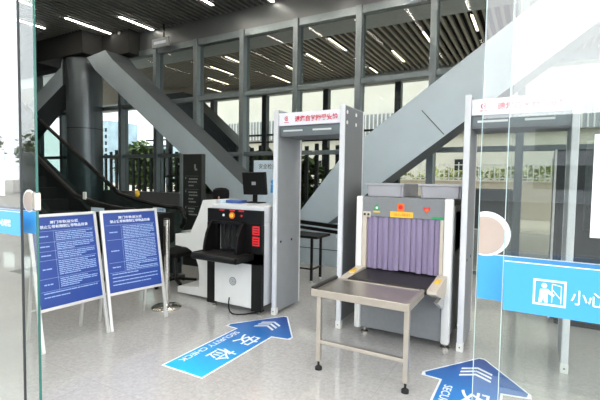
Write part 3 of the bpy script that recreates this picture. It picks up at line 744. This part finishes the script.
# dark self-service cabinet behind the right gate
t = thing('self_service_cabinet', 'tall dark glossy cabinet standing behind the right gate post', 'cabinet', (.85, 5.2, 0))
MB().box(-.66, .66, -.2, .3, .06, 1.82, .008).build('body', 'pylon', t)
MB().box(-.62, .62, -.206, -.2, .16, 1.76).build('glass_front', 'dark_window', t)
MB().box(-.665, -.645, -.21, -.195, .06, 1.82).build('edge_trim', 'aluminium', t)
MB().box(-.6, .6, -.16, .26, 0, .06).build('base', 'black_matt', t)
text('lettering', '防', .1, 'poster_ink', t, (.0, -.2085, .9), fit=(.07, .07))

# ---------------------------------------------------------------- outdoors beyond the window wall
b = thing('cream_building', 'long cream building with dark windows beyond the window wall', 'building', (0, 24, -.02))
MB().box(-24, 14, 0, 6, 0, 14).build('walls', 'cream_wall', b)
MB().box(-24, 14, -.4, 0, 4.1, 5.4).build('louvre_band', 'grey_paint', b)
for i in range(5):
    MB().box(-13+i*4.6, -12+i*4.6, -.06, 0, 2.1, 2.7).build('window', 'dark_window', b)
fn = MB()
for i in range(150): fn.box(-23.9+i*.25, -23.84+i*.25, -.5, -.4, 4.12, 5.38)
fn.build('fins', 'fence_white', b)
t = thing('garden_wall', 'low pale concrete wall under the hedge beyond the window wall', 'wall', (2, 18.6, -.02))
MB().box(-10, 10, 0, .3, 0, 1.5).build('wall_body', 'concrete', t)
MB().box(-10, 10, -.04, .34, 1.5, 1.56).build('coping', 'cream_wall', t)
t = thing('planter_box', 'grey box shaped planter standing outside before the low wall', 'planter', (-1.15, 14.6, -.02))
MB().box(-.65, .65, -.4, .4, 0, 1.25, .02).build('box', 'grey_paint_dark', t)
MB().box(-.58, .58, -.33, .33, 1.25, 1.27).build('lid', 'fence_dark', t)
f = thing('picket_fence', 'pale metal picket fence on top of the low concrete wall', 'fence', (2, 18.75, 1.54))
MB().box(-10, 10, -.02, .02, .62, .66).box(-10, 10, -.02, .02, .06, .1).build('rail', 'fence_white', f)
pk = MB()
for i in range(100): pk.box(-10+i*.2-.02, -10+i*.2+.02, -.02, .02, 0, .75)
pk.build('pickets', 'fence_white', f)
def leaf_cloud(cx, cy, cz, rx, ry, rz, n, size):
    m = MB()
    for i in range(n):
        u = random.gauss(0, 1), random.gauss(0, 1), random.gauss(0, 1)
        L = math.sqrt(sum(k*k for k in u)); r = random.uniform(.55, 1)
        p = Vector((cx+u[0]/L*rx*r, cy+u[1]/L*ry*r, cz+u[2]/L*rz*r))
        a = Vector((random.uniform(-1, 1), random.uniform(-1, 1), random.uniform(-.6, .6))).normalized(); b = a.cross(Vector((random.uniform(-1, 1), random.uniform(-1, 1), 1))).normalized()
        s = size*random.uniform(.6, 1.3)
        m.quad(p-a*s, p-b*s*.5, p+a*s, p+b*s*.5)
    return m
def tree(x, y, h, r, label, leaf='leaf', n=900, group='trees outside the window wall'):
    t = thing('tree', label, 'tree', (x, y, -.02), 0, group)
    leaf_cloud(0, 0, h*.62, r, r, h*.38, n, .28).build('crown', leaf, t)
    MB().tube((0, 0, 0), (0, 0, h*.6), .14, .08).build('trunk', 'bark', t)
    return t
h = leaf_cloud(0, 0, 1.5, 10, .6, .75, 2600, .17).build('hedge', 'leaf_light'); h.location = (2, 21, 0)
tag(h, 'yellow-green hedge running along the cream building', 'hedge')
h = leaf_cloud(0, 0, 1.2, 3.6, .5, 1.2, 2600, .2).build('hedge', 'leaf'); h.location = (-8.2, 10.9, 0)
tag(h, 'dark green hedge close behind the picket screen, seen through the left gate', 'hedge')
# dark picket screen and city behind the escalator
f = thing('picket_screen', 'dark vertical picket screen outside the left windows', 'fence', (-12, 10, 0))
MB().box(-4, 8.2, -.03, .03, .3, .38).box(-4, 8.2, -.03, .03, 2.2, 2.26).build('rail', 'fence_dark', f)
for i in range(40):
    MB().box(-4+i*.31-.05, -4+i*.31+.05, -.03, .03, 0, 2.32+.06*(i % 3)).build('picket', 'fence_dark', f)
for x, y, hh, r, lb in ((-19, 13.8+2, 3.2, 1.4, 'green tree behind the picket screen, nearest the column'), (-15.5, 16.5, 3.0, 1.5, 'green tree behind the picket screen, middle one'), (-12.5, 15.8, 2.9, 1.3, 'green tree behind the picket screen, nearest the pylon'), (-24, 20, 4, 2, 'dark tree far left beyond the escalator')):
    tree(x, y, hh, r, lb)
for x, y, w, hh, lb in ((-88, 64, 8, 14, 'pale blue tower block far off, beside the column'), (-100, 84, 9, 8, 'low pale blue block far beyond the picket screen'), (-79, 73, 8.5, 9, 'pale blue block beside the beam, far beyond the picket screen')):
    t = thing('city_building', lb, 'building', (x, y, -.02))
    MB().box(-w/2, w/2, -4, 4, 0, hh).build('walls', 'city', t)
    q = MB()
    for i in range(int(hh/1.6)):
        for j in range(int(w/1.3)): q.box(-w/2+.4+j*1.3, -w/2+1.1+j*1.3, -4.05, -4, 1+i*1.5, 1.8+i*1.5)
    q.build('window_rows', 'dark_window', t)
# outdoors behind the camera, mirrored in the glass doors
for x, y, hh, lb in ((-34, -16, 5.2, 'middle street tree mirrored in the left glass door'), (-30, -19, 4.8, 'lowest street tree mirrored in the left glass door'), (-38, -13, 5.6, 'tallest green street tree mirrored in the left glass door')):
    tree(x, y, hh, 2.0, lb, 'leaf', 700, 'street trees across the forecourt')

t = thing('reflection_building', 'long low building added behind the camera to darken the glass door reflections', 'building', (0, -34, -.02))
MB().box(-50, 60, -8, 0, 0, 6.6).build('walls', 'machine_grey', t)  # added block out of view, darkens the door reflections near the horizon
for i in range(18):
    MB().box(-48+i*6, -44+i*6, 0, .05, 1.0, 2.8).build('window', 'dark_window', t)
    MB().box(-48+i*6, -44+i*6, 0, .05, 3.9, 5.6).build('window', 'dark_window', t)
